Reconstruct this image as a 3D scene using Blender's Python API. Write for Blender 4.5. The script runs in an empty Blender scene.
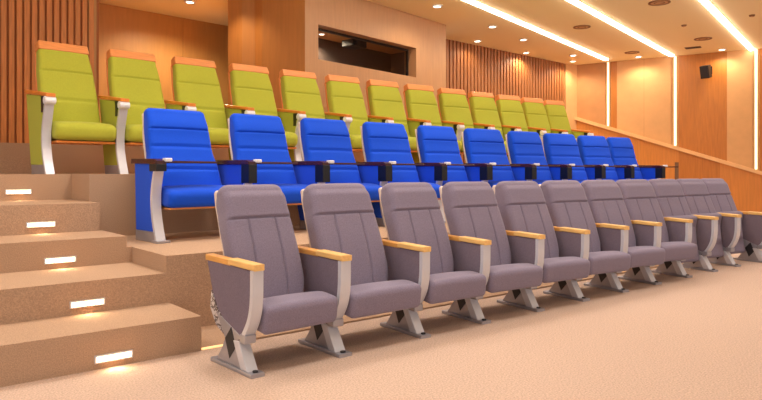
import bpy, bmesh, math, random
from mathutils import Vector, Matrix

random.seed(4)
scn = bpy.context.scene
COL = scn.collection
# ------------------------------------------------------------------ camera, world, exposure
# World axes: X runs along the seat rows, Y up the tiers, Z up.
S, Cc = 0.77422, 0.63292            # row direction seen from the camera
EYE = 1.10
F = 645.0
cam_d = bpy.data.cameras.new('camera')
cam = bpy.data.objects.new('camera', cam_d)
COL.objects.link(cam)
cam.location = (0, 0, EYE)
cam.rotation_euler = (math.radians(90), 0, -math.atan2(Cc, S))
cam_d.sensor_width = 36
cam_d.lens = F / 762 * 36
cam_d.shift_y = -28 / 762
cam_d.clip_start = 0.05
scn.camera = cam

w = bpy.data.worlds.new('world'); scn.world = w; w.use_nodes = True
w.node_tree.nodes['Background'].inputs[0].default_value = (1.0, 0.98, 0.97, 1)
w.node_tree.nodes['Background'].inputs[1].default_value = 0.6
scn.view_settings.view_transform = 'Standard'
scn.view_settings.look = 'None'
scn.view_settings.exposure = 0.3
scn.view_settings.gamma = 1.0
scn.view_settings.use_curve_mapping = False

CEIL = 3.85
def lamp_spot(loc, energy, size=2.2, blend=0.8, radius=0.12, col=(1, 0.83, 0.62), aim=None):
    l = bpy.data.lights.new('spot', 'SPOT'); l.energy = energy; l.spot_size = size
    l.spot_blend = blend; l.shadow_soft_size = radius; l.color = col
    o = bpy.data.objects.new('spot_lamp', l); COL.objects.link(o); o.location = loc
    if aim is not None:
        o.rotation_euler = (Vector(aim) - Vector(loc)).to_track_quat('-Z', 'Y').to_euler()
    return o
# added top fill: unseen spot lamps over the hall front and the rows
FILL_SPOTS = [(x, y, e) for y, e in ((0.6, 45), (2.6, 120), (4.9, 130)) for x in (-0.2, 2.4, 5.4, 8.6, 11.8)]
for (x, y, e) in FILL_SPOTS:
    lamp_spot((x, y, CEIL - 0.06), e, size=2.7, blend=1.0, radius=0.35, col=(1, 0.965, 0.94))

# ------------------------------------------------------------------ view helpers
def LD(lat, d):                     # camera-lateral / depth -> world plan
    return (S * lat + Cc * d, -Cc * lat + S * d)
def ceil_pt(px, py):
    d = (CEIL - EYE) * F / (172.0 - py)
    return LD((px - 381) / F * d, d)
def on_line(px, A, B):              # plan point where the sight line of a column meets line A-B
    r = (px - 381) / F
    dx, dy = S * r + Cc, -Cc * r + S
    ex, ey = B[0] - A[0], B[1] - A[1]
    den = dx * ey - dy * ex
    t = (A[0] * ey - A[1] * ex) / den
    return (dx * t, dy * t), t      # t = depth
def u_at(px, n):
    r = (px - 381) / F
    return (Cc * n + r * S * n) / (S - r * Cc)

# ------------------------------------------------------------------ materials
def lin(c):
    return tuple(((v / 255) / 12.92 if v / 255 <= 0.04045 else ((v / 255 + 0.055) / 1.055) ** 2.4) for v in c) + (1,)
def newmat(name):
    m = bpy.data.materials.new(name); m.use_nodes = True
    return m, m.node_tree.nodes, m.node_tree.links, m.node_tree.nodes['Principled BSDF']
def mat(name, rgb, rough=0.5, metal=0.0, noise=0.0, scale=20, stretch=(1, 1, 1), bump=0.0, spec=0.5, rgb2=None, sheen=0.0, detail=4.0):
    m, N, L, b = newmat(name)
    c = lin(rgb)
    b.inputs['Base Color'].default_value = c
    b.inputs['Roughness'].default_value = rough
    b.inputs['Metallic'].default_value = metal
    b.inputs['Specular IOR Level'].default_value = spec
    if sheen:
        b.inputs['Sheen Weight'].default_value = sheen
    if noise or bump or rgb2:
        tc = N.new('ShaderNodeTexCoord'); mp = N.new('ShaderNodeMapping')
        mp.inputs['Scale'].default_value = stretch
        L.new(tc.outputs['Object'], mp.inputs[0])
        nz = N.new('ShaderNodeTexNoise'); nz.inputs['Scale'].default_value = scale; nz.inputs['Detail'].default_value = detail
        L.new(mp.outputs[0], nz.inputs['Vector'])
        rp = N.new('ShaderNodeValToRGB')
        rp.color_ramp.elements[0].position = 0.3; rp.color_ramp.elements[1].position = 0.7
        if rgb2:
            c0, c1 = lin(rgb2), c
        else:
            c0 = tuple(v * (1 - noise) for v in c[:3]) + (1,)
            c1 = tuple(min(1, v * (1 + noise)) for v in c[:3]) + (1,)
        rp.color_ramp.elements[0].color = c0; rp.color_ramp.elements[1].color = c1
        L.new(nz.outputs['Fac'], rp.inputs[0]); L.new(rp.outputs[0], b.inputs['Base Color'])
        if bump:
            bp = N.new('ShaderNodeBump'); bp.inputs['Strength'].default_value = bump; bp.inputs['Distance'].default_value = 0.01
            L.new(nz.outputs['Fac'], bp.inputs['Height']); L.new(bp.outputs[0], b.inputs['Normal'])
    return m
def emit(name, rgb, strength):
    m, N, L, b = newmat(name)
    b.inputs['Base Color'].default_value = (0.8, 0.8, 0.8, 1)
    b.inputs['Emission Color'].default_value = lin(rgb)
    b.inputs['Emission Strength'].default_value = strength
    return m

M = {}
M['carpet'] = mat('carpet', (205, 176, 156), 0.95, noise=0.24, scale=105, bump=0.5, spec=0.1, detail=6)
M['carpet_step_shaded'] = mat('carpet_step_shaded', (190, 156, 128), 0.95, noise=0.20, scale=150, bump=0.6, spec=0.1, detail=6)  # floor carpet toned down; the shade on the risers is put into its colour
M['ceiling'] = mat('ceiling_paint', (252, 234, 188), 0.8, spec=0.2)
M['slat'] = mat('slat_wood', (214, 136, 70), 0.5, noise=0.15, scale=6, stretch=(8, 8, 0.6))
M['slat_dark'] = mat('slat_walnut', (160, 102, 58), 0.5, noise=0.18, scale=6, stretch=(8, 8, 0.6))
M['slat_gap'] = mat('slat_backing', (172, 106, 62), 0.8)
M['panel'] = mat('panel_wood', (194, 142, 80), 0.45, noise=0.06, scale=4, stretch=(5, 5, 0.5))
M['booth'] = mat('booth_wood', (196, 148, 104), 0.45, noise=0.06, scale=4, stretch=(5, 5, 0.5))
M['booth_side'] = mat('booth_side_wood', (192, 130, 68), 0.45, noise=0.06, scale=4, stretch=(5, 5, 0.5))
M['pale'] = mat('pale_fabric_panel', (222, 172, 118), 0.7, noise=0.04, scale=5)
M['tan'] = mat('tan_panel', (196, 142, 92), 0.6, noise=0.05, scale=5)
M['orange'] = mat('orange_veneer', (194, 122, 52), 0.4, noise=0.10, scale=4, stretch=(7, 7, 0.6))
M['orange2'] = mat('light_veneer', (212, 138, 64), 0.4, noise=0.08, scale=4, stretch=(7, 7, 0.6))
M['rail'] = mat('rail_wood', (242, 194, 136), 0.4, noise=0.05, scale=8)
M['slot'] = mat('slot_brown', (122, 90, 66), 0.6)
M['joint'] = mat('panel_joint', (96, 56, 32), 0.8)
M['grey'] = mat('grey_fabric', (136, 124, 142), 0.9, noise=0.13, scale=160, bump=0.15, spec=0.15, sheen=0.2)
M['greyd'] = mat('grey_panel_fabric', (126, 112, 124), 0.9, noise=0.12, scale=160, bump=0.1, spec=0.15)
M['blue'] = mat('blue_fabric', (18, 80, 216), 0.85, noise=0.06, scale=150, spec=0.2, sheen=0.1)
M['green'] = mat('green_fabric', (182, 184, 64), 0.85, noise=0.10, scale=150, spec=0.15, sheen=0.1)
M['seam'] = mat('seam', (70, 60, 66), 0.9)
M['oak'] = mat('light_oak', (242, 192, 116), 0.4, noise=0.09, scale=10, stretch=(6, 0.8, 6))
M['oak2'] = mat('honey_oak', (230, 165, 84), 0.4, noise=0.09, scale=10, stretch=(6, 0.8, 6))
M['mahog'] = mat('mahogany', (70, 30, 25), 0.25, noise=0.2, scale=10, stretch=(6, 0.8, 6))
M['beech'] = mat('orange_beech', (238, 152, 84), 0.4, noise=0.08, scale=10, stretch=(0.8, 6, 6))
M['beech2'] = mat('orange_arm_beech', (226, 134, 52), 0.4, noise=0.08, scale=10, stretch=(6, 0.8, 6))
M['shell'] = mat('cream_shell', (226, 206, 190), 0.5)
M['ply'] = mat('seat_ply', (214, 140, 78), 0.45, noise=0.08, scale=10)
M['silver'] = mat('silver_paint', (214, 213, 220), 0.36, metal=0.25, noise=0.03, scale=12)
M['silver2'] = mat('brushed_silver', (172, 169, 176), 0.33, metal=0.5, noise=0.05, scale=12)
M['black'] = mat('black_plastic', (20, 20, 23), 0.4)
M['dark'] = mat('dark_inlay', (38, 36, 40), 0.5)
M['white'] = mat('white_plastic', (238, 236, 240), 0.35)
M['ring'] = mat('vent_ring', (206, 160, 112), 0.5)
M['ringd'] = mat('vent_dark', (140, 100, 66), 0.7)
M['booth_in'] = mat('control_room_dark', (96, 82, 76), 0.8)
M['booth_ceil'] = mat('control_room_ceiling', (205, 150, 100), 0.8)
M['strip'] = emit('strip_glow', (255, 244, 230), 10.0)
M['wstrip'] = emit('wall_strip_glow', (255, 228, 180), 1.5)
M['spotglow'] = emit('downlight_glow', (255, 240, 214), 6.0)
M['stepglow'] = emit('step_glow', (255, 214, 150), 9.0)
M['ledglow'] = emit('led_glow', (255, 190, 90), 1.0)
m, N, L, b = newmat('perforated_trim')       # silver sheet with a punched mosaic pattern
tc = N.new('ShaderNodeTexCoord'); vo = N.new('ShaderNodeTexVoronoi'); vo.inputs['Scale'].default_value = 110
rp = N.new('ShaderNodeValToRGB'); rp.color_ramp.interpolation = 'CONSTANT'
rp.color_ramp.elements[0].color = lin((214, 210, 214)); rp.color_ramp.elements[1].color = lin((110, 100, 102)); rp.color_ramp.elements[1].position = 0.5
L.new(tc.outputs['Object'], vo.inputs['Vector']); L.new(vo.outputs['Color'], rp.inputs[0]); L.new(rp.outputs[0], b.inputs['Base Color'])
b.inputs['Metallic'].default_value = 0.4; b.inputs['Roughness'].default_value = 0.35
M['perf'] = m
m, N, L, b = newmat('clear_glass')
b.inputs['Base Color'].default_value = (1, 1, 1, 1); b.inputs['Roughness'].default_value = 0.0
b.inputs['Transmission Weight'].default_value = 1.0; b.inputs['IOR'].default_value = 1.2
M['glass'] = m

# ------------------------------------------------------------------ mesh helpers
def obj(name, bm, m, parent=None, loc=None, smooth=False):
    bmesh.ops.recalc_face_normals(bm, faces=bm.faces[:])
    me = bpy.data.meshes.new(name); bm.to_mesh(me); bm.free()
    if smooth:
        for p in me.polygons: p.use_smooth = True
    mats = m if isinstance(m, (list, tuple)) else [m]
    for q in mats: me.materials.append(M[q])
    o = bpy.data.objects.new(name, me); COL.objects.link(o)
    if loc: o.location = loc
    if parent: o.parent = parent
    return o
def tag(o, label=None, cat=None, group=None, kind=None):
    if label: o['label'] = label
    if cat: o['category'] = cat
    if group: o['group'] = group
    if kind: o['kind'] = kind
    return o
def struct(o):
    o['kind'] = 'structure'; return o
def thing(name, label, cat, loc=(0, 0, 0), rz=0, group=None):
    o = bpy.data.objects.new(name, None); COL.objects.link(o); o.empty_display_size = 0.1
    o.location = loc; o.rotation_euler = (0, 0, rz)
    return tag(o, label, cat, group)
def prism(bm, pts, axis, a0, a1, bevel=0.0, mi=0):
    """extrude a 2-D outline along x ('x': pts are y,z) or z ('z': pts are x,y)"""
    def P(p, a):
        return (a, p[0], p[1]) if axis == 'x' else (p[0], p[1], a)
    v0 = [bm.verts.new(P(p, a0)) for p in pts]; v1 = [bm.verts.new(P(p, a1)) for p in pts]
    fs = [bm.faces.new(v0), bm.faces.new(list(reversed(v1)))]
    n = len(pts)
    for i in range(n):
        fs.append(bm.faces.new((v0[i], v0[(i + 1) % n], v1[(i + 1) % n], v1[i])))
    for f in fs: f.material_index = mi
    if bevel:
        es = list({e for f in fs[:2] for e in f.edges})
        bmesh.ops.bevel(bm, geom=es, offset=bevel, segments=2, affect='EDGES', profile=0.5)
    return bm
def box(bm, x0, x1, y0, y1, z0, z1, bevel=0.0, mi=0):
    vs = [bm.verts.new((x, y, z)) for x in (x0, x1) for y in (y0, y1) for z in (z0, z1)]
    idx = [(0, 1, 3, 2), (4, 6, 7, 5), (0, 4, 5, 1), (2, 3, 7, 6), (0, 2, 6, 4), (1, 5, 7, 3)]
    fs = [bm.faces.new([vs[i] for i in q]) for q in idx]
    for f in fs: f.material_index = mi
    if bevel:
        bmesh.ops.bevel(bm, geom=list({e for f in fs for e in f.edges}), offset=bevel, segments=2, affect='EDGES', profile=0.5)
    return bm
def B(): return bmesh.new()
def disc(bm, cx, cy, z0, z1, r, seg=28, r_top=None, mi=0):
    r_top = r if r_top is None else r_top
    a = [bm.verts.new((cx + r * math.cos(t), cy + r * math.sin(t), z0)) for t in [2 * math.pi * k / seg for k in range(seg)]]
    c = [bm.verts.new((cx + r_top * math.cos(t), cy + r_top * math.sin(t), z1)) for t in [2 * math.pi * k / seg for k in range(seg)]]
    fs = [bm.faces.new(a), bm.faces.new(list(reversed(c)))]
    for i in range(seg):
        fs.append(bm.faces.new((a[i], a[(i + 1) % seg], c[(i + 1) % seg], c[i])))
    for f in fs: f.material_index = mi
    return bm
def ring(bm, cx, cy, z0, z1, r0, r1, seg=32):
    T = [2 * math.pi * k / seg for k in range(seg)]
    q = [[bm.verts.new((cx + r * math.cos(t), cy + r * math.sin(t), z)) for t in T] for (r, z) in ((r0, z0), (r1, z0), (r1, z1), (r0, z1))]
    for k in range(4):
        a, c = q[k], q[(k + 1) % 4]
        for i in range(seg):
            bm.faces.new((a[i], a[(i + 1) % seg], c[(i + 1) % seg], c[i]))
    return bm
def smoothpath(pts, n):
    """Catmull-Rom resample of a 2-D polyline"""
    P = [pts[0]] + list(pts) + [pts[-1]]
    out = []
    seg = len(pts) - 1
    for k in range(n + 1):
        t = k / n * seg; i = min(int(t), seg - 1); f = t - i
        p0, p1, p2, p3 = P[i], P[i + 1], P[i + 2], P[i + 3]
        out.append(tuple(0.5 * (2 * b + (c - a) * f + (2 * a - 5 * b + 4 * c - d) * f * f + (3 * b - a - 3 * c + d) * f ** 3)
                         for a, b, c, d in zip(p0, p1, p2, p3)))
    return out
def interp(tab, s):
    for (a, va), (b, vb) in zip(tab, tab[1:]):
        if s <= b:
            f = (s - a) / (b - a) if b > a else 0
            f = max(0, min(1, f)); f = f * f * (3 - 2 * f)
            return va + (vb - va) * f
    return tab[-1][1]
def cushion(path, W, T, n=54, rx=0.035, rend=0.04, hg=(), vg=(), crown=0.012, nx=40):
    """upholstered pad swept along a path in the y-z plane.
    hg: (s, depth, half width) cross seams; vg: (x fraction, s0, s1, depth) long seams."""
    bm = B()
    C = smoothpath(path, n)
    rings = []
    nrm = []
    for i in range(n + 1):
        a = C[max(0, i - 1)]; b = C[min(n, i + 1)]
        t = Vector((b[0] - a[0], b[1] - a[1])).normalized()
        nrm.append((t, Vector((-t.y, t.x))))
    seq = []
    K = 5
    for j in range(K): seq.append((0, j / K))
    for i in range(n + 1): seq.append((i, 1.0))
    for j in range(K - 1, -1, -1): seq.append((n, j / K))
    for i, q in seq:
        s = i / n
        w, t = interp(W, s), interp(T, s)
        ang = q * math.pi / 2
        shrink = 1 - math.sin(ang); out = math.cos(ang)
        re = min(rend, t * 0.48)
        tv, nv = nrm[i]
        dirn = -1 if (i == 0 and q < 1) else 1
        c = Vector(C[i]) + tv * (out * re * dirn if q < 1 else 0)
        hw = w / 2 - shrink * re; ht = t / 2 - shrink * re
        r = min(rx, ht * 0.95)
        pts = []
        def foff(x):
            xf = x / (w / 2)
            o = crown * max(0, 1 - xf * xf)
            for (gs, gd, gw) in hg:
                o -= gd * math.exp(-((s - gs) / gw) ** 2)
            for (gx, s0, s1, gd) in vg:
                if s0 <= s <= s1:
                    e = min(1, min(s - s0, s1 - s) / 0.02 + 0.3)
                    o -= gd * e * math.exp(-((xf - gx) / 0.022) ** 2)
            return o * (q if q < 1 else 1)
        for k in range(nx + 1):
            x = -hw + r + (2 * hw - 2 * r) * k / nx
            pts.append((x, ht + foff(x)))
        for k in range(1, 5):
            a = math.pi / 2 * (1 - k / 5)
            pts.append((hw - r + r * math.cos(a), ht - r + r * math.sin(a) + foff(hw - r) * (1 - k / 5)))
        pts.append((hw, ht - r)); pts.append((hw, -ht + r))
        for k in range(1, 4):
            a = -math.pi / 2 * k / 4
            pts.append((hw - r + r * math.cos(a), -ht + r + r * math.sin(a)))
        for k in range(5):
            pts.append((hw - r - (2 * hw - 2 * r) * k / 4, -ht))
        for k in range(1, 4):
            a = -math.pi / 2 - math.pi / 2 * k / 4
            pts.append((-hw + r + r * math.cos(a), -ht + r + r * math.sin(a)))
        pts.append((-hw, -ht + r)); pts.append((-hw, ht - r))
        for k in range(1, 5):
            a = math.pi - math.pi / 2 * k / 5
            pts.append((-hw + r + r * math.cos(a), ht - r + r * math.sin(a) + foff(-hw + r) * (k / 5)))
        rings.append([bm.verts.new((x, c.x + nv.x * o, c.y + nv.y * o)) for x, o in pts])
    for a, b2 in zip(rings, rings[1:]):
        m_ = len(a)
        for k in range(m_):
            bm.faces.new((a[k], a[(k + 1) % m_], b2[(k + 1) % m_], b2[k]))
    bm.faces.new(rings[0]); bm.faces.new(list(reversed(rings[-1])))
    return bm
def ribbon(bm, path, th, x0, x1, n=24, bevel=0.006):
    """curved bar: front edge follows path in y-z, thickness th goes backwards (+normal side)"""
    C = smoothpath(path, n)
    fr, bk = [], []
    for i in range(n + 1):
        a = C[max(0, i - 1)]; b = C[min(n, i + 1)]
        t = Vector((b[0] - a[0], b[1] - a[1])).normalized()
        nv = Vector((-t.y, t.x))
        if nv.x < 0: nv = -nv
        fr.append(C[i]); bk.append((C[i][0] + nv.x * th, C[i][1] + nv.y * th))
    pts = fr + list(reversed(bk))
    return prism(bm, pts, 'x', x0, x1)

# ------------------------------------------------------------------ setting: floors and tiers
G_Z, B_Z = 1.08, 0.531
# right wall plan
RW_A = ceil_pt(577, 65); RW_B = ceil_pt(753, 49)
rdx, rdy = RW_B[0] - RW_A[0], RW_B[1] - RW_A[1]
rl = math.hypot(rdx, rdy); rdx /= rl; rdy /= rl
def rw_at_n(n):                      # x of the right wall at plan depth n
    return RW_A[0] + (n - RW_A[1]) * rdx / rdy
def slab(name, pts, z0, z1, m):
    bm = B(); prism(bm, pts, 'z', z0, z1)
    return struct(obj(name, bm, m))
slab('floor', [(-3, -4), (rw_at_n(-4), -4), (rw_at_n(12), 12), (-3, 12)], -0.1, 0.0, 'carpet')
UE = 1.64
slab('stair_step', [(-2.2, 3.78), (1.66, 3.78), (1.66, 4.31), (-2.2, 4.31)], 0, 0.212, 'carpet_step_shaded')
slab('stair_step', [(-2.2, 4.31), (UE, 4.31), (UE, 5.0), (-2.2, 5.0)], 0, 0.414, 'carpet_step_shaded')
slab('stair_step', [(-2.2, 5.0), (1.60, 5.0), (1.60, 5.61), (-2.2, 5.61)], 0, 0.615, 'carpet_step_shaded')
slab('stair_step', [(-2.2, 5.61), (1.575, 5.61), (1.575, 6.5), (-2.2, 6.5)], 0, 0.845, 'carpet_step_shaded')
slab('stair_landing', [(-2.2, 6.5), (1.56, 6.5), (1.56, 8.07), (-2.2, 8.07)], 0, G_Z, 'carpet_step_shaded')
slab('stair_step', [(-2.2, 8.07), (1.56, 8.07), (1.56, 8.8), (-2.2, 8.8)], 0, 1.27, 'carpet_step_shaded')
slab('blue_row_platform', [(UE, 4.31), (10.6, 4.31), (10.6, 5.9), (1.6, 5.9), (1.6, 5.0), (UE, 5.0)], 0, B_Z, 'carpet_step_shaded')
slab('green_row_platform', [(1.575, 5.9), (10.6, 5.9), (10.6, 8.8), (1.56, 8.8), (1.56, 6.5), (1.575, 6.5)], 0, G_Z, 'carpet_step_shaded')
slab('back_platform', [(-2.2, 8.8), (4.4, 8.8), (4.4, 11.0), (-2.2, 11.0)], 0, 1.45, 'carpet_step_shaded')
slab('floor_plinth', [(1.66, 3.80), (9.2, 3.72), (9.2, 4.31), (1.66, 4.31)], 0, 0.012, 'carpet_step_shaded')
# ceiling
slab('ceiling', [(-3, -4), (rw_at_n(-4) + .3, -4), (rw_at_n(12) + .3, 12), (-3, 12.5)], CEIL, CEIL + 0.12, 'ceiling')

# ------------------------------------------------------------------ setting: walls
def wall_frame(A, Bp):
    """matrix with x along A->B, y to the back (away from the hall), z up"""
    d = Vector((Bp[0] - A[0], Bp[1] - A[1], 0)); ln = d.length; d.normalize()
    nb = Vector((-d.y, d.x, 0))
    if nb.dot(Vector((A[0], A[1], 0)) - Vector((0, 0, 0))) < 0: nb = -nb
    Mx = Matrix(((d.x, nb.x, 0, A[0]), (d.y, nb.y, 0, A[1]), (0, 0, 1, 0), (0, 0, 0, 1)))
    return Mx, ln
def wall_obj(name, bm, m, A, Bp, parent=None):
    Mx, ln = wall_frame(A, Bp)
    o = obj(name, bm, m, parent)
    o.matrix_world = Mx
    return o
def slat_wall(name, A, Bp, z0, z1, pitch, wd, m, back):
    Mx, ln = wall_frame(A, Bp)
    bm = B(); box(bm, 0, ln, 0.05, 0.15, z0, z1, mi=1)
    k = 0
    while (k + 1) * pitch <= ln:
        box(bm, k * pitch, k * pitch + wd, 0.015, 0.055, z0, z1, mi=0); k += 1
    return struct(wall_obj(name, bm, [m, back], A, Bp))
def plain_wall(name, A, Bp, z0, z1, m, th=0.12, joints=()):
    Mx, ln = wall_frame(A, Bp)
    bm = B(); xs = [0] + list(joints) + [ln]
    for a, b in zip(xs, xs[1:]):
        box(bm, a + (0.005 if a > 0 else 0), b - (0.005 if b < ln else 0), 0, th, z0, z1, mi=0)
    if joints: box(bm, 0, ln, 0.02, th - 0.01, z0 + 0.001, z1 - 0.001, mi=1)
    return struct(wall_obj(name, bm, [m, 'joint'], A, Bp))

# left slatted wall
LS_A = (-2.2, 9.15); LS_B = (u_at(100, 9.15), 9.15)
slat_wall('wall_left_slats', LS_A, LS_B, 1.45, CEIL, 0.086, 0.060, 'slat', 'slat_gap')
# brown panel wall behind the first chairs
PA, PB = ceil_pt(100, 3), ceil_pt(228, 26)
dxp, dyp = PB[0] - PA[0], PB[1] - PA[1]
PA2 = (PA[0] - dxp * .25, PA[1] - dyp * .25); PB2 = (PB[0] + dxp * .3, PB[1] + dyp * .3)
jp, _ = on_line(183, PA, PB)
plain_wall('wall_back_panels', PA2, PB2, 0, CEIL, 'panel', joints=[math.hypot(jp[0] - PA2[0], jp[1] - PA2[1])])
# return between them
rb, _ = on_line(98.5, PA, PB)
slab('wall_left_return', [(LS_B[0] - .04, 9.17), (LS_B[0] - .14, 9.17), (rb[0] - .12, rb[1]), (rb[0] - .02, rb[1])], 1.45, CEIL, 'panel')

# projection booth front with a window
D1, D2 = ceil_pt(365, 0), ceil_pt(446, 25)
P305, _ = on_line(305, D1, D2)
Mx, ln = wall_frame(P305, D2)
def s_on_booth(px):
    p, d = on_line(px, D1, D2); return math.hypot(p[0] - P305[0], p[1] - P305[1]), d
w0, dw0 = s_on_booth(318.3); w1, dw1 = s_on_booth(416.2)
zt = 0.5 * (EYE + 147.4 * dw0 / F + EYE + 124.1 * dw1 / F); zb = 0.5 * (EYE + 111 * dw0 / F + EYE + 96.1 * dw1 / F)
bm = B(); TH = 0.26
box(bm, 0, ln, 0, TH, G_Z, zb); box(bm, 0, ln, 0, TH, zt, CEIL)
box(bm, 0, w0, 0, TH, zb, zt); box(bm, w1, ln, 0, TH, zb, zt)
struct(wall_obj('wall_booth_front', bm, 'booth', P305, D2))
# window
bm = B(); fw = 0.03
box(bm, w0, w1, 0.17, 0.22, zb, zb + fw); box(bm, w0, w1, 0.17, 0.22, zt - fw, zt)
box(bm, w0, w0 + fw, 0.17, 0.22, zb + fw, zt - fw); box(bm, w1 - fw, w1, 0.17, 0.22, zb + fw, zt - fw)
wf = wall_obj('window_1', bm, 'black', P305, D2); struct(wf)
bm = B(); pv = [bm.verts.new((x, y, z)) for (x, y, z) in [(w0 + fw, .215, zb + fw), (w1 - fw, .215, zb + fw), (w1 - fw, .095, zt - fw), (w0 + fw, .095, zt - fw)]]
pw = [bm.verts.new((v.co.x, v.co.y + .008, v.co.z)) for v in pv]
bm.faces.new(pv); bm.faces.new(list(reversed(pw)))
for k in range(4): bm.faces.new((pv[k], pv[(k + 1) % 4], pw[(k + 1) % 4], pw[k]))
pn = obj('pane', bm, 'glass', wf)
# control room behind the window
CR_Z = zt + 0.16
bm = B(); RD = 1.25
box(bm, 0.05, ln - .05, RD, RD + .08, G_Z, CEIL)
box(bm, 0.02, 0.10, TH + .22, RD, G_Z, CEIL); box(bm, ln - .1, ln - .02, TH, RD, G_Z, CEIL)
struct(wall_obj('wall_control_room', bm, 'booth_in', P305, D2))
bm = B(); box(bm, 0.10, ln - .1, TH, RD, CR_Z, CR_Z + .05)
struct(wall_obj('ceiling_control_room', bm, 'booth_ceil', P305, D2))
def booth_world(s, y, z):
    return Mx @ Vector((s, y, z))
pj = thing('projector', 'black projector hanging under the control room ceiling behind the booth window', 'projector',
           booth_world(w0 + (w1 - w0) * 0.60, 0.6, CR_Z), math.atan2(Mx[1][0], Mx[0][0]))
bm = B(); box(bm, -.17, .17, -.14, .14, -.22, -.10, bevel=.015); obj('body', bm, 'black', pj)
bm = B(); box(bm, -.03, .03, -.03, .03, -.10, 0); obj('ceiling_mount', bm, 'black', pj)
bm = B(); box(bm, -.10, -.02, -.16, -.14, -.19, -.13); obj('lens', bm, 'dark', pj)
cb = thing('equipment_cabinet', 'low dark equipment cabinet with pale top just inside the booth window', 'cabinet',
           booth_world(w0 + 0.5, 0.9, G_Z), math.atan2(Mx[1][0], Mx[0][0]))
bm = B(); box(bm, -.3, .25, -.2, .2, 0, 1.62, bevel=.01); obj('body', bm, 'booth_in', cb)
bm = B(); box(bm, -.32, .27, -.22, .22, 1.62, 1.66, bevel=.005); obj('top', bm, 'white', cb)
# booth side: three vertical faces with a recessed darker strip
P228 = LD(-0.2372 * 9.95, 9.95)
SA, SB = P228, P305
q1, _ = on_line(242, SA, SB); q2, _ = on_line(262, SA, SB)
bd = Vector((SB[0] - SA[0], SB[1] - SA[1])).normalized(); bn = Vector((-bd.y, bd.x))
if bn.x < 0: bn = -bn
gm = ((q1[0] + q2[0]) / 2 + bn.x * .07, (q1[1] + q2[1]) / 2 + bn.y * .07)
rayx, rayy = LD(-0.234, 1.0)
slab('wall_booth_side', [SA, q1, gm, q2, (SB[0] - bd.x * .002, SB[1] - bd.y * .002), (SB[0] + .30, SB[1] + .45), (SA[0] + rayx * 1.2 + .05, SA[1] + rayy * 1.2)], 1.0, CEIL, 'booth_side')

# right-hand slatted back wall
RS_A, RS_B = ceil_pt(446.6, 38.7), ceil_pt(566, 63.6)
ex, ey = RS_B[0] - RS_A[0], RS_B[1] - RS_A[1]
RS_A2 = (RS_A[0] - ex * .1, RS_A[1] - ey * .1)
slat_wall('wall_back_slats', RS_A2, RS_B, 0, CEIL, 0.115, 0.080, 'slat_dark', 'slat_gap')
plain_wall('wall_back_corner', RS_B, RW_A, 0, CEIL, 'pale', th=.1)

# right wall: panels standing side by side
def rw(px):
    p, d = on_line(px, RW_A, RW_B); return p
def s_rw(px):
    p = rw(px); return (p[0] - RW_A[0]) * rdx + (p[1] - RW_A[1]) * rdy
RW_END = (RW_A[0] + rdx * 16, RW_A[1] + rdy * 16)
bands = [(577, 605.5, 'tan', 0), (605.5, 611, 'pale', 0.03), (611, 617, 'orange', 0), (617, 671, 'pale', 0), (671, 679, 'pale', 0.03),
         (679, 727, 'orange', 0), (727, 752.5, 'pale', 0), (752.5, 760, 'pale', 0.03), (760, None, 'orange', 0)]
wall_faces = {}
bm = B(); mats = ['tan', 'pale', 'orange', 'tan']
for (a, b_, mm, inset) in bands:
    sa = s_rw(a); sb = s_rw(b_) if b_ else 16
    box(bm, sa, sb, inset, .15, 0, CEIL, mi=['tan', 'pale', 'orange'].index(mm))
sj = s_rw(644)
box(bm, sj - .004, sj + .004, -.002, .01, 0, CEIL, mi=3)
struct(wall_obj('wall_right', bm, mats, RW_A, RW_END))
# sloping dado: panelling below the rail, following the tiers
def rail_z(s):
    s0, s1 = s_rw(577), s_rw(761.5)
    sc = (CEIL - EYE) / 2.5
    z0, z1 = EYE + (2.307 - 1.1) * sc, EYE + (1.04 - 1.1) * sc
    return z0 + (s - s0) / (s1 - s0) * (z1 - z0)
def wall_prism(bm, pts, y0, y1, mi=0):    # outline in (s, z)
    v0 = [bm.verts.new((p[0], y0, p[1])) for p in pts]; v1 = [bm.verts.new((p[0], y1, p[1])) for p in pts]
    fs = [bm.faces.new(v0), bm.faces.new(list(reversed(v1)))]
    for i in range(len(pts)):
        j = (i + 1) % len(pts); fs.append(bm.faces.new((v0[i], v0[j], v1[j], v1[i])))
    for f in fs: f.material_index = mi
s_end = s_rw(761.5) + 2.6
bm = B(); dm = ['orange2', 'orange', 'slot']
for (a, b_, k) in [(577, 675, 0), (675, 679, 2), (679, 720, 1), (720, None, 0)]:
    sa = s_rw(a); sb = s_rw(b_) if b_ else s_end
    if k == 2:   # narrow dark slot low down, veneer above
        wall_prism(bm, [(sa, 0), (sb, 0), (sb, 1.33), (sa, 1.33)], -.03, 0, 2)
        wall_prism(bm, [(sa, 1.33), (sb, 1.33), (sb, rail_z(sb)), (sa, rail_z(sa))], -.04, 0, 0)
    else:
        wall_prism(bm, [(sa, 0), (sb, 0), (sb, max(.3, rail_z(sb))), (sa, rail_z(sa))], -.04, 0, k)
struct(wall_obj('wall_right_dado', bm, dm, RW_A, RW_END))
bm = B()
wall_prism(bm, [(-.1, rail_z(-.1)), (s_end, rail_z(s_end)), (s_end, rail_z(s_end) + .085), (-.1, rail_z(-.1) + .085)], -.09, 0)
struct(wall_obj('trim_1', bm, 'rail', RW_A, RW_END))

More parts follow.
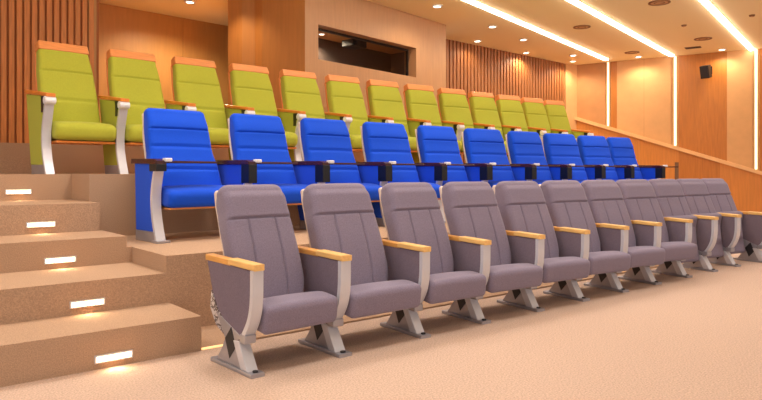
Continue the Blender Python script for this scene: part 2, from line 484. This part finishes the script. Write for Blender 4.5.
# ------------------------------------------------------------------ light fittings
ang_rw = math.atan2(rdy, rdx)
Mrw, _ = wall_frame(RW_A, RW_END)
names = [(606, 610, 'tall glowing wall light strip farthest back, by the corner of the slatted wall'),
         (672.6, 677.6, 'tall glowing wall light strip between the pale panel and the speaker panel'),
         (753.4, 758.6, 'tall glowing wall light strip at the right edge, right of the speaker')]
for (a, b_, lab) in names:
    sa, sb = s_rw(a), s_rw(b_); sm = (sa + sb) / 2; hw = (sb - sa) / 2
    base = Mrw @ Vector((sm, 0.03, rail_z(sm) + .09))
    t = thing('wall_light_strip', lab, 'light', base, ang_rw, 'vertical light strips on the right wall')
    h = CEIL - base.z - .002
    flip = 1 if (Mrw @ Vector((0, 1, 0)) - Mrw @ Vector((0, 0, 0))).dot(Vector((-rdy, rdx, 0))) > 0 else -1
    bm = B(); box(bm, -hw * .5, hw * .5, -.012, 0.0, 0, h) if flip > 0 else box(bm, -hw * .5, hw * .5, 0, .012, 0, h)
    obj('diffuser', bm, 'wstrip', t)
    bm = B()
    for sgn in (-1, 1):
        x0, x1 = sorted((sgn * hw * .5, sgn * hw))
        box(bm, x0, x1, -.02, .0, 0, h) if flip > 0 else box(bm, x0, x1, 0, .02, 0, h)
    obj('channel', bm, 'pale', t)
# ceiling strips
labs = ['long ceiling light strip on the left, nearest the projection booth', 'long ceiling light strip in the middle of the three',
        'long ceiling light strip on the right, nearest the speaker']
for (p0, p1, lab) in [((470, 0), (606.5, 59), labs[0]), ((573, 0), (672, 55), labs[1]), ((704, 0), (752, 49), labs[2])]:
    a = ceil_pt(*p0); b_ = ceil_pt(*p1)
    d = Vector((a[0] - b_[0], a[1] - b_[1])).normalized(); L_ = 15.5
    t = thing('ceiling_light_strip', lab, 'light', (b_[0], b_[1], CEIL), math.atan2(d.y, d.x), 'long light strips across the ceiling')
    bm = B(); box(bm, 0.0, L_, -.046, .046, -.034, 0); obj('diffuser', bm, 'strip', t)
    bm = B(); box(bm, 0, L_, -.066, -.054, -.008, 0); box(bm, 0, L_, .054, .066, -.008, 0); obj('channel', bm, 'ceiling', t)
# downlights
def downlight(x, y, lab, power=0, group='round downlights in the ceiling', z=CEIL, r=.075):
    t = thing('downlight', lab, 'light', (x, y, z), 0, group)
    bm = B(); ring(bm, 0, 0, -.018, 0, r * .8, r * 1.15, 24); obj('trim_ring', bm, 'white', t)
    bm = B(); disc(bm, 0, 0, -.012, 0, r * .8, 24); obj('lens', bm, 'spotglow', t)
    if power:
        l = lamp_spot((x, y, z - .03), power, size=2.7, blend=.6, radius=.05, col=(1, .80, .54))
    return t
DL = [(437.2, 5.8, 'bright round downlight in the ceiling nearest the booth wall', 30),
      (492.4, 26.3, 'large bright downlight left of the left ceiling strip, over the slatted wall', 40),
      (477.5, 40.7, 'small downlight close to the left end of the slatted wall', 25),
      (523.4, 39.3, 'bright downlight between slatted wall and left strip, fourth from the booth', 40),
      (526, 52.5, 'small downlight right above the pale glow on the slatted wall', 60),
      (573, 55.1, 'upper downlight of the close pair by the back right corner', 30),
      (573, 60.9, 'lower downlight of the close pair, touching the back right corner', 60),
      (638.4, 56.5, 'downlight washing the wide pale wall panel left of the speaker', 42),
      (722, 49.3, 'downlight at the wall just right of the black speaker', 34),
      (190, 1.5, 'downlight in the ceiling above the brown panelled back wall at upper left', 160)]
for (px, py, lab, pw) in DL:
    x, y = ceil_pt(px, py)
    downlight(x, y, lab, pw)
bx, by = LD(-0.2372 * 9.7, 9.7)
# light grazing the booth side from the ceiling
lamp_spot((bx - .1, by - .25, CEIL - .05), 40, size=1.9, blend=.9, radius=.05, col=(1, .74, .45))
# control room lights
for k, (fs, yy, lab) in enumerate([(0.04, 0.62, 'small lit downlight at the left inside the control room window'),
                                   (0.42, 0.95, 'faint downlight beside the projector inside the control room')]):
    p = booth_world(w0 + (w1 - w0) * fs, yy, CR_Z)
    downlight(p.x, p.y, lab, 80, 'control room downlights', z=CR_Z, r=.05)
# round ceiling vents and detectors
VT = [(659.3, 2.4, .17, 'largest round ceiling vent at the top edge of the picture'), (581.8, 26.8, .16, 'round ceiling vent between the left and middle light strips'),
      (632, 52.3, .16, 'round ceiling vent nearest the back wall, above the pale wall panel'), (703, 38.6, .17, 'round ceiling vent above the black speaker')]
for (px, py, r, lab) in VT:
    x, y = ceil_pt(px, py)
    t = thing('ceiling_vent', lab, 'vent', (x, y, CEIL), 0, 'round ceiling vents')
    bm = B(); ring(bm, 0, 0, -.012, 0, r * .78, r); obj('outer_ring', bm, 'ringd', t)
    bm = B(); disc(bm, 0, 0, -.008, 0, r * .78); obj('face', bm, 'ring', t)
    bm = B(); ring(bm, 0, 0, -.012, -.008, r * .40, r * .5); obj('inner_ring', bm, 'ringd', t)
x, y = ceil_pt(693, 47.5)
t = thing('return_grille', 'dark rectangular ceiling grille close to the wall left of the speaker', 'vent', (x, y, CEIL), ang_rw)
bm = B(); box(bm, -.16, .16, -.10, .10, -.008, 0); obj('grille', bm, 'ringd', t)
bm = B()
for k in range(5): box(bm, -.15, .15, -.085 + k * .04, -.07 + k * .04, -.011, -.008)
obj('louvre', bm, 'dark', t)
for (px, py, lab) in [(684, 25, 'small square detector on the ceiling between middle and right strips'), (752, 15, 'small round detector on the ceiling right of the right strip')]:
    x, y = ceil_pt(px, py)
    t = thing('smoke_detector', lab, 'detector', (x, y, CEIL), 0)
    bm = B(); disc(bm, 0, 0, -.025, 0, .04, 20, r_top=.05); obj('body', bm, 'ringd', t)
    bm = B(); disc(bm, 0, 0, -.035, -.025, .02, 16); obj('sensor', bm, 'ring', t)
# loudspeaker on the wall
p, dsp = on_line(709.5, RW_A, RW_B)
zsp = EYE + (172 - 70.5) * dsp / F
sp = thing('speaker', 'black loudspeaker on a bracket high on the orange wood panel', 'speaker', (p[0], p[1], zsp), ang_rw)
nd = Vector((-rdy, rdx, 0)) * (1 if Vector((-rdy, rdx, 0)).dot(Vector((-p[0], -p[1], 0))) > 0 else -1)
ls = -1 if nd.dot(Vector((-rdy, rdx, 0))) < 0 else 1   # +y or -y local points into the room
def ybox(bm, x0, x1, ya, yb, z0, z1, bev=0):
    a, b_ = sorted((ya * ls, yb * ls)); box(bm, x0, x1, a, b_, z0, z1, bev)
bm = B(); ybox(bm, -.10, .10, .12, .28, -.145, .145, .015)
o = obj('cabinet', bm, 'black', sp); o.rotation_euler = (-.25 * ls, 0, -.3)
bm = B(); ybox(bm, -.085, .085, .28, .288, -.125, .125); o2 = obj('grille', bm, 'dark', o)
bm = B(); ybox(bm, -.03, .03, 0, .2, -.02, .02); ybox(bm, -.06, .06, 0, .015, -.09, .09); obj('wall_bracket', bm, 'black', sp)

# step lights
SL = [(3.78, 356.5, 'lowest stair light, in the first riser above the floor'), (4.31, 303, 'stair light in the second riser from the floor'),
      (5.0, 260, 'stair light in the third riser, level with the blue row floor'), (5.61, 224.5, 'stair light in the fourth riser from the floor'),
      (6.5, 191.8, 'topmost stair light, in the riser below the green row')]
for (n, py, lab) in SL:
    u = 1.138; d = Cc * u + S * n; z = EYE - (py - 172) * d / F
    t = thing('step_light', lab, 'light', (u, n, z), 0, 'recessed stair lights')
    bm = B(); box(bm, -.094, .094, -.012, 0, -.014, .014); obj('diffuser', bm, 'stepglow', t)
    bm = B(); box(bm, -.104, .104, -.010, 0, .014, .022); box(bm, -.104, .104, -.010, 0, -.022, -.014)
    box(bm, -.104, -.094, -.010, 0, -.014, .014); box(bm, .094, .104, -.010, 0, -.014, .014)
    obj('frame', bm, 'silver', t)
    lamp_spot((u, n - .03, z), 1.6, size=2.4, blend=1.0, radius=.03, col=(1, .72, .42), aim=(u, n - .25, z - .3))
bm = B(); box(bm, 1.665, 1.84, 3.785, 3.80, 0.0, .010)
tag(obj('floor_led_strip', bm, 'ledglow'), 'short warm led strip on the floor beside the lowest step', 'light')

# ------------------------------------------------------------------ seats
def part(root, name, bm, m, x=0, smooth=False, loc=None):
    return obj(name, bm, m, root, loc or (x, 0, 0), smooth)

def grey_arm(root, x):
    bm = B(); prism(bm, [(-.012, .572), (-.012, .606), (.27, .613), (.27, .579)], 'x', -.036, .036, .006); front = part(root, 'armrest', bm, 'oak', x)
    bm = B(); prism(bm, [(.25, .572), (.25, .606), (.55, .613), (.55, .578)], 'x', -.030, .030, .006); obj('armrest_rear', bm, 'oak2', front)
    post = [(0.0, .572), (0.0, .50), (.003, .42), (.016, .34), (.045, .27), (.095, .20)]
    bm = B(); ribbon(bm, post, .03, -.034, .034); po = part(root, 'front_post', bm, 'silver', x)
    bm = B(); box(bm, -.038, .038, .075, .14, .165, .215, .008); obj('post_foot', bm, 'silver2', po)
    fr = smoothpath([(p[0] + .024, p[1]) for p in post], 16)
    bm = B(); prism(bm, fr + [(.17, .195), (.29, .235), (.40, .31), (.462, .40), (.53, .577), (.26, .577)], 'x', -.028, .028, .006)
    part(root, 'side_panel', bm, 'greyd', x)
    bm = B(); prism(bm, [(.12, .20), (.15, .16), (.27, .155), (.415, .215), (.488, .31), (.472, .41), (.462, .40), (.40, .31), (.29, .235), (.17, .20)], 'x', -.030, .020)
    part(root, 'perforated_trim', bm, 'perf', x)
    bm = B(); prism(bm, [(.0, .0), (.46, .0), (.46, .022), (.0, .022)], 'x', -.045, .045, .006); plate = part(root, 'foot_plate', bm, 'silver2', x)
    bm = B(); disc(bm, 0, .03, .022, .03, .016, 12); obj('bolt', bm, 'dark', plate)
    bm = B(); prism(bm, [(.09, .022), (.41, .022), (.335, .10), (.30, .16), (.335, .20), (.42, .30), (.13, .20), (.175, .17), (.18, .15), (.135, .085)], 'x', -.031, .031, .005)
    leg = part(root, 'leg', bm, 'silver2', x)
    bm = B(); prism(bm, [(.255, .055), (.305, .16), (.235, .235), (.185, .13)], 'x', -.033, .033); obj('diamond_inlay', bm, 'dark', leg)
    bm = B(); prism(bm, [(.055, .022), (.13, .022), (.21, .165), (.15, .172)], 'x', -.036, .036, .005); obj('leg_brace', bm, 'silver', leg)

def make_grey(P):
    r = thing('auditorium_seat', 'x', 'seat')
    grey_arm(r, -P / 2)
    W = P - .09
    seat = cushion([(-.46, .035), (-.34, .045), (-.20, .02), (.0, -.035)], [(0, W), (1, W)], [(0, .155), (.25, .155), (1, .13)], n=30, rx=.028, rend=.032, crown=.008)
    so = part(r, 'seat', seat, 'grey', smooth=True, loc=(0, .485, .255))
    bm = cushion([(.340, .31), (.380, .44), (.442, .62), (.512, .78), (.548, .87), (.585, .965)],
                 [(0, .46), (.2, .515), (.5, .495), (.78, .468), (1, .455)], [(0, .12), (.5, .145), (.60, .15), (.65, .165), (.88, .17), (1, .13)],
                 n=84, rx=.045, rend=.05, hg=[(.62, .016, .010)], vg=[(-.41, .0, .615, .017), (.41, .0, .615, .017)], crown=.006, nx=72)
    bo = part(r, 'backrest', bm, 'grey', smooth=True)
    bm = cushion([(.40, .32), (.44, .46), (.505, .62), (.575, .78), (.615, .87), (.655, .965)],
                 [(0, .43), (.3, .48), (.8, .455), (1, .435)], [(0, .05), (1, .04)], n=24, rx=.015, rend=.03, crown=0, nx=6)
    part(r, 'back_shell', bm, 'shell', smooth=True)
    bm = B(); box(bm, -W / 2 + .02, W / 2 - .02, .30, .36, .175, .21, .006); part(r, 'cross_rail', bm, 'dark')
    return r

def blue_arm(root, x, tw, blk=.47, ext=.18):
    bm = prism(B(), [(.0, .660), (.05, .676), (.47 + ext, .682), (.48 + ext, .640), (.0, .632)], 'x', -.045, .045, .006); ar = part(root, 'armrest', bm, 'mahog', x)
    bm = B(); box(bm, .025, .085, -.02, .04, .652, .682, .008); obj('tablet_hinge', bm, 'white', ar)
    bm = B(); box(bm, -.043, .043, -.004, .13, blk, .634, .004); obj('hinge_shade_block', bm, 'black', ar)  # black hinge block; where tall, its lower part paints shade over the post
    # writing tablet swung across the seat
    bm = prism(B(), [(.045, .01), (.045, .20), (.12, .25), (tw, .20), (tw + .03, .10), (tw, .01)], 'z', .642, .660, .003); part(root, 'writing_tablet', bm, 'mahog', x)
    post = [(.025, .60), (.06, .50), (.085, .38), (.08, .26), (.05, .14), (.005, .02)]
    bm = B(); ribbon(bm, post, .03, -.038, .038); po = part(root, 'front_post', bm, 'silver', x)
    bm = B(); box(bm, -.055, .055, -.045, .06, 0, .02, .004); obj('foot', bm, 'silver2', po)
    fr = smoothpath([(p[0] + .026, p[1]) for p in post], 16)
    bm = prism(B(), [(.03, .645)] + fr[:-2] + [(.08, .085), (.40, .085), (.425 + ext, .645)], 'x', -.034, .034, .008); part(root, 'side_panel', bm, 'blue', x)
    bm = prism(B(), [(.04, .0), (.40, .0), (.40, .085), (.055, .085)], 'x', -.036, .036, .004); part(root, 'kick_plate', bm, 'silver2', x)

def make_blue(P, blk=.47, top=.57, ext=.18):
    r = thing('auditorium_seat', 'x', 'seat')
    blue_arm(r, -P / 2, P * .62, blk, ext)
    W = P - .105
    seat = cushion([(.0, .345), (.1, .36), (.25, .37), (.46, .35)], [(0, W), (1, W)], [(0, .14), (.3, .16), (1, .14)], n=26, rx=.04, rend=.05, crown=.012)
    so = part(r, 'seat', seat, 'blue', smooth=True)
    bm = prism(B(), [(-.01, .262), (.42, .262), (.42, .277), (-.01, .277)], 'x', -W / 2 + .01, W / 2 - .01, .004); obj('seat_board', bm, 'ply', so)
    bm = cushion([(.36, .36), (.40, .48), (.46, .66), (.52, .85), (.555, .97), (.59, 1.09)],
                 [(0, W - .02), (.3, W - .04), (.5, top + .035), (1, top)], [(0, .12), (.6, .12), (.8, .14), (1, .10)], n=76, rx=.035, rend=.045,
                 hg=[(.31, .02, .010), (.52, .02, .010), (.74, .02, .010)], crown=.012, nx=30)
    part(r, 'backrest', bm, 'blue', smooth=True)
    bm = cushion([(.43, .34), (.47, .48), (.53, .66), (.59, .85), (.625, .97), (.66, 1.08)], [(0, W - .04), (.5, top + .035), (1, top - .015)], [(0, .025), (1, .025)], n=20, rx=.01, rend=.01, crown=0, nx=6)
    part(r, 'back_shell', bm, 'shell', smooth=True)
    return r

def green_arm(root, x):
    bm = prism(B(), [(.0, .755), (.0, .722), (.58, .800), (.58, .833)], 'x', -.045, .045, .006); ar = part(root, 'armrest', bm, 'beech2', x)
    bm = B()
    T = [2 * math.pi * k / 20 for k in range(20)]
    prism(bm, [(.030 + .038 * math.cos(t), .69 + .038 * math.sin(t)) for t in T], 'x', -.05, .05, .006); obj('cap', bm, 'white', ar)
    bm = B(); box(bm, -.035, .035, .09, .16, .58, .736, .004); obj('gap_shade', bm, 'black', ar)  # black block put in for the shade in the gap under the armrest
    post = [(.02, .68), (.055, .57), (.10, .42), (.105, .28), (.07, .14), (.01, .0)]
    bm = B(); ribbon(bm, post, .03, -.040, .040); part(root, 'front_post', bm, 'silver', x)
    fr = smoothpath([(p[0] + .026, p[1]) for p in post], 16)
    bm = prism(B(), fr[:-2] + [(.10, .09), (.44, .09), (.57, .79), (.17, .745), (.16, .60)], 'x', -.034, .034, .008); part(root, 'side_panel', bm, 'green', x)
    bm = prism(B(), [(.05, .0), (.41, .0), (.415, .09), (.075, .09)], 'x', -.036, .036, .004); part(root, 'kick_plate', bm, 'silver2', x)

def make_green(P):
    r = thing('auditorium_seat', 'x', 'seat')
    green_arm(r, -P / 2)
    W = P - .10
    seat = cushion([(.03, .405), (.12, .415), (.28, .42), (.48, .40)], [(0, W), (1, W)], [(0, .16), (.3, .175), (1, .15)], n=26, rx=.05, rend=.06, crown=.012)
    so = part(r, 'seat', seat, 'green', smooth=True)
    bm = prism(B(), [(.02, .300), (.46, .300), (.46, .318), (.02, .318)], 'x', -W / 2 + .01, W / 2 - .01, .004); obj('seat_board', bm, 'beech2', so)
    bm = cushion([(.40, .42), (.43, .54), (.48, .74), (.55, .96), (.595, 1.105), (.64, 1.24)],
                 [(0, W), (.4, W - .02), (.6, .545), (1, .50)], [(0, .12), (.6, .115), (.8, .12), (1, .10)], n=76, rx=.03, rend=.02,
                 hg=[(.39, .02, .010), (.685, .02, .010)], crown=.010, nx=30)
    bo = part(r, 'backrest', bm, 'green', smooth=True)
    bm = cushion([(.645, 1.258), (.668, 1.33)], [(0, .505), (1, .495)], [(0, .12), (1, .10)], n=8, rx=.012, rend=.012, crown=0, nx=8)
    obj('top_rail', bm, 'beech', bo)
    bm = cushion([(.47, .40), (.50, .54), (.555, .74), (.62, .96), (.665, 1.10), (.712, 1.24)], [(0, W - .03), (.6, .54), (1, .50)], [(0, .03), (1, .03)], n=20, rx=.01, rend=.01, crown=0, nx=6)
    part(r, 'back_shell', bm, 'beech', smooth=True)
    return r

def interp_lin(tab, t):
    f = t * (len(tab) - 1); k = min(int(f), len(tab) - 2); f -= k
    return tab[k] * (1 - f) + tab[k + 1] * f
def copy_tree(o, parent=None):
    c = o.copy(); COL.objects.link(c)
    if parent: c.parent = parent
    for ch in list(o.children): copy_tree(ch, c)
    return c
ORD = ['first', 'second', 'third', 'fourth', 'fifth', 'sixth', 'seventh', 'eighth', 'ninth', 'tenth', 'eleventh', 'twelfth', 'last']
def row(make, arm, px, n, z, half, label, group, turn, folded=(), make_first=None):
    U = [u_at(p, n) - half for p in px]
    P = (U[-1] - U[0]) / (len(U) - 1)
    proto = make(P)
    roots = []
    cnt = len(U) - 1
    for i in range(cnt):
        r = (make_first(P) if make_first and i == 0 else proto if i == (1 if make_first else 0) else copy_tree(proto))
        roots.append(r)
    for i, r in enumerate(roots):
        r.location = ((U[i] + U[i + 1]) / 2, n, z)
        r.rotation_euler = (0, 0, interp_lin(turn, i / (cnt - 1)))
        r.scale = ((U[i + 1] - U[i]) / P, 1, 1)
        o = ORD[i] if i < cnt - 1 else 'last'
        r['label'] = label(i, o); r['group'] = group
        if i in folded:
            for ch in r.children:
                if ch.name.startswith('seat'):
                    ch.rotation_euler = (-math.radians(86), 0, 0); ch.location = (0, .38, .125)
    arm(roots[-1], P / 2)
    return roots, P
def lab_grey(i, o):
    st = ', seat folded up' if i >= 8 else ''
    return f'{o} grey seat from the stairs in the front row, pale oak arms{st}'
def lab_blue(i, o):
    return f'{o} blue seat from the stairs in the middle row, dark wood arms'
def lab_green(i, o):
    return f'{o} green seat from the stairs in the back row, orange wood top'
GREY_PX = [262.5, 350.5, 431.5, 493, 547.5, 593, 632.5, 666, 697, 723, 746, 766]
BLUE_PX = [159.5, 251.5, 325.5, 389, 445.5, 492, 537, 573, 607.5, 636.5, 660]
GREEN_PX = [49.5, 123.8, 191, 250.5, 302.5, 349.3, 391.6, 429.7, 463.6, 494.6, 521.6, 547, 569, 589]
row(make_green, green_arm, GREEN_PX, 6.64, G_Z, 0, lab_green, 'green seats in the back row', (.12, -.20))
row(make_blue, lambda r, x: blue_arm(r, x, .42), BLUE_PX, 5.15, B_Z, 0, lab_blue, 'blue seats in the middle row', (.09, .06, .04, 0, -.04, -.08, -.11, -.13, -.16, -.18), make_first=lambda P: make_blue(P, .575, .555, 0))
row(make_grey, grey_arm, GREY_PX, 3.10, 0, .034, lab_grey, 'grey seats in the front row', (.05, 0, -.05, -.09, -.11, -.13, -.15, -.17, -.19, -.21, -.23), folded=(8, 9, 10))
